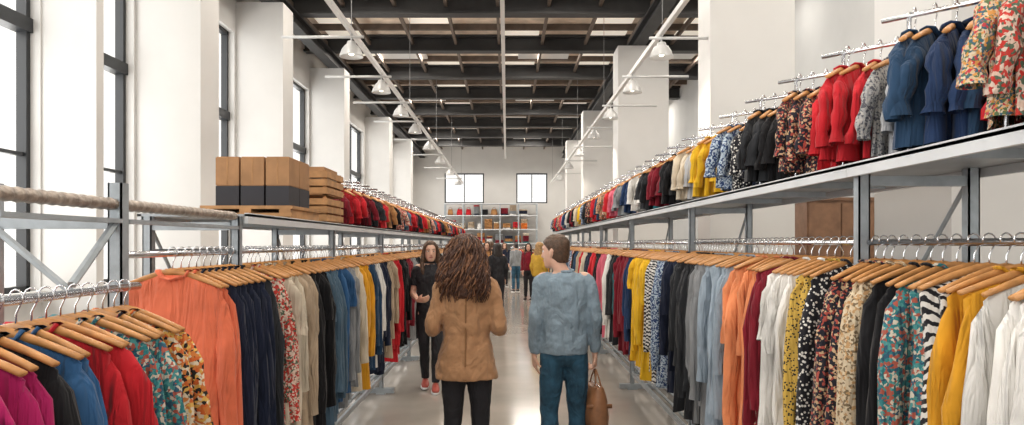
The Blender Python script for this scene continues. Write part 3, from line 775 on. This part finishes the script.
C_camel = mat('camel_wool', (.40,.215,.105), .85, noise=.08, nscale=30, bump=.15, bscale=150, sheen=.15, folds=.5)
C_black = mat('black_trouser_cloth', (.012,.012,.016), .8, noise=.2, bump=.1, folds=.5)
C_blue = mat('blue_grey_knit', (.24,.325,.395), .85, noise=.08, nscale=60, bump=.3, bscale=220, folds=.6)
C_jean = mat('blue_denim_cloth', (.022,.08,.135), .85, noise=.35, nscale=14, bump=.2, bscale=200, folds=.7)
C_shoe = mat('dark_leather_shoe', (.03,.02,.018), .4, noise=.1); C_redshoe = mat('red_sneaker', (.35,.06,.04), .6, noise=.1)
C_yel = mat('yellow_top', (.6,.36,.04), .8, noise=.1); C_seam = mat('seam_brown', (.24,.12,.05), .9, noise=.1)
C_bag = mat('brown_leather', (.30,.14,.065), .4, noise=.25, nscale=14, bump=.2)

def jacket_detail(root):
    a = Acc()
    a.add(tube([(0,-.108,1.43),(0,-.125,1.32),(0,-.123,1.2),(0,-.118,1.08),(0,-.134,1.0),(0,-.158,.9),(0,-.164,.80)], [(.002,.006)]*7, 6, ref=(1,0,0)))
    a.obj('back_seam', [C_seam], root, True)

armsW = [dict(e=(-.225,-.04,1.11), w=(-.16,.19,1.14), d=(.55,.7,.25), n=(.6,-.4,.3), t=1, c=.45),
         dict(e=(.215,-.04,1.12), w=(.20,.19,1.10), d=(-.35,.8,.2), n=(-.6,-.4,.3), t=-1, c=.45)]
legsW = [dict(k=(-.09,.02,.48), a=(-.09,-.02,.085)), dict(k=(.095,.01,.48), a=(.1,.02,.085))]
person('woman_in_camel_jacket', (-.26,4.62,0), .02, .975, armsW, legsW, C_camel, C_black, 'curly', H_aub, C_shoe, head_yaw=-.25, vox=.0075, hem=.79, extra=jacket_detail, fit=.95, hair2=H_aub2)

def bag(root):
    a = Acc(); X = .235
    V, F = rings([(.33,X,.03,.06,.11),(.345,X,.03,.078,.14),(.43,X,.03,.085,.15),(.55,X,.03,.072,.145),(.635,X,.03,.045,.135),(.65,X,.03,.028,.13)], 24, .7)
    a.add((V, F), 0)
    for x in (X-.025,X+.025):
        a.add(tube([(x,-.05,.63),(x+(X-x)*.5,-.03,.70),(X,.01,.755),(X,.05,.755),(x+(X-x)*.5,.09,.70),(x,.11,.63)], [.006]*6, 8, ref=(1,0,0)), 0)
    a.add(tube([(X,-.105,.652),(X,.165,.652)], [.004,.004], 6, ref=(1,0,0)), 1)
    a.add(box(X-.09,X+.09,-.10,-.094,.5,.53),0)
    a.obj('leather_bag', [C_bag, M_chrome], root, True)
armsM = [dict(e=(-.215,-.03,1.12), w=(-.21,.03,.87), d=(.05,.12,-1), n=(1,.1,0), t=1, c=.3),
         dict(e=(.213,-.05,1.12), w=(.228,.02,.87), d=(.02,.08,-1), n=(-1,0.1,0), t=-1, c=.95)]
legsM = [dict(k=(-.10,.04,.48), a=(-.10,-.03,.085)), dict(k=(.10,.03,.48), a=(.105,.06,.085))]
person('man_in_blue_sweater', (.40,5.03,0), .12, .98, armsM, legsM, C_blue, C_jean, 'short', H_brown, C_shoe, head_yaw=.9, head_off=(-.06,.01,0), male=True, vox=.0075, hem=.88, extra=bag, fit=1.08)

armsB = [dict(e=(-.2,-.03,1.12), w=(-.18,.05,.88), d=(.05,.15,-1), n=(1,0,0), t=1, c=.3),
         dict(e=(.2,-.03,1.12), w=(.14,.16,1.05), d=(-.8,.5,.1), n=(0,-.8,.4), t=1, c=.4)]
legsB = [dict(k=(-.07,.09,.48), a=(-.06,.1,.085)), dict(k=(.07,.0,.48), a=(.06,-.13,.10))]
person('woman_in_black_outfit', (-.85,8.0,0), math.pi+.1, .96, armsB, legsB, C_black, C_black, 'long', H_brown, C_redshoe, head_yaw=.1, vox=.009, hem=.90, sleeve='short', fit=.95)
armsS = [dict(e=(-.2,-.03,1.12), w=(-.19,.05,.88), d=(.05,.15,-1), n=(1,0,0), t=1, c=.3),
         dict(e=(.2,-.03,1.12), w=(.19,.05,.88), d=(-.05,.15,-1), n=(-1,0,0), t=-1, c=.3)]
legsS = [dict(k=(-.085,.03,.48), a=(-.09,.0,.085)), dict(k=(.085,.02,.48), a=(.09,.02,.085))]
person('shopper_with_dark_hair', (-.2,15.5,0), .3, .95, armsS, legsS, C_black, C_black, 'long', H_dark, C_shoe, vox=.013, hem=.9)
person('shopper_in_camel_coat', (-.5,18.5,0), math.pi-.2, .97, armsS, legsS, FM['camel'], C_black, 'long', H_brown, C_shoe, vox=.013, hem=.8)
person('blond_shopper', (.74,16.5,0), -.7, .96, armsS, legsS, C_yel, C_black, 'long', H_blond, C_shoe, vox=.013, hem=.9)
person('shopper_in_black_coat', (-.82,12.4,0), math.pi, .96, armsS, legsS, C_black, C_black, 'short', H_dark, C_shoe, vox=.013, hem=.8, male=True)
person('shopper_in_grey_top', (.3,24.0,0), .4, .96, armsS, legsS, FM['grey'], C_jean, 'short', H_dark, C_shoe, vox=.015, hem=.9, male=True)
person('shopper_in_navy_top', (-.1,27.0,0), 3.4, .96, armsS, legsS, FM['navy'], C_black, 'long', H_brown, C_shoe, vox=.015, hem=.9)
person('shopper_in_dark_red_top', (.62,20.5,0), 2.9, .95, armsS, legsS, FM['dred'], C_black, 'long', H_dark, C_shoe, vox=.015, hem=.9)
person('shopper_in_charcoal_coat', (-.5,23.0,0), .2, .98, armsS, legsS, FM['charcoal'], C_black, 'short', H_brown, C_shoe, vox=.015, hem=.8, male=True)

# ------------------------------------------------------------------ world + camera
w = bpy.data.worlds.new('World'); scene.world = w; w.use_nodes = True
bg = w.node_tree.nodes['Background']; bg.inputs['Color'].default_value = (1,.985,.96,1); bg.inputs['Strength'].default_value = 1.1
cam = bpy.data.cameras.new('Camera'); co = bpy.data.objects.new('Camera', cam); COL.objects.link(co)
cam.sensor_width = 36; cam.lens = 720/1024*36; cam.shift_x = .005; cam.shift_y = .03; cam.clip_start = .05; cam.clip_end = 200
co.location = (0,0,CAMH); co.rotation_euler = (math.pi/2,0,0)
scene.camera = co
scene.view_settings.view_transform = 'Standard'
scene.view_settings.exposure = 0.26
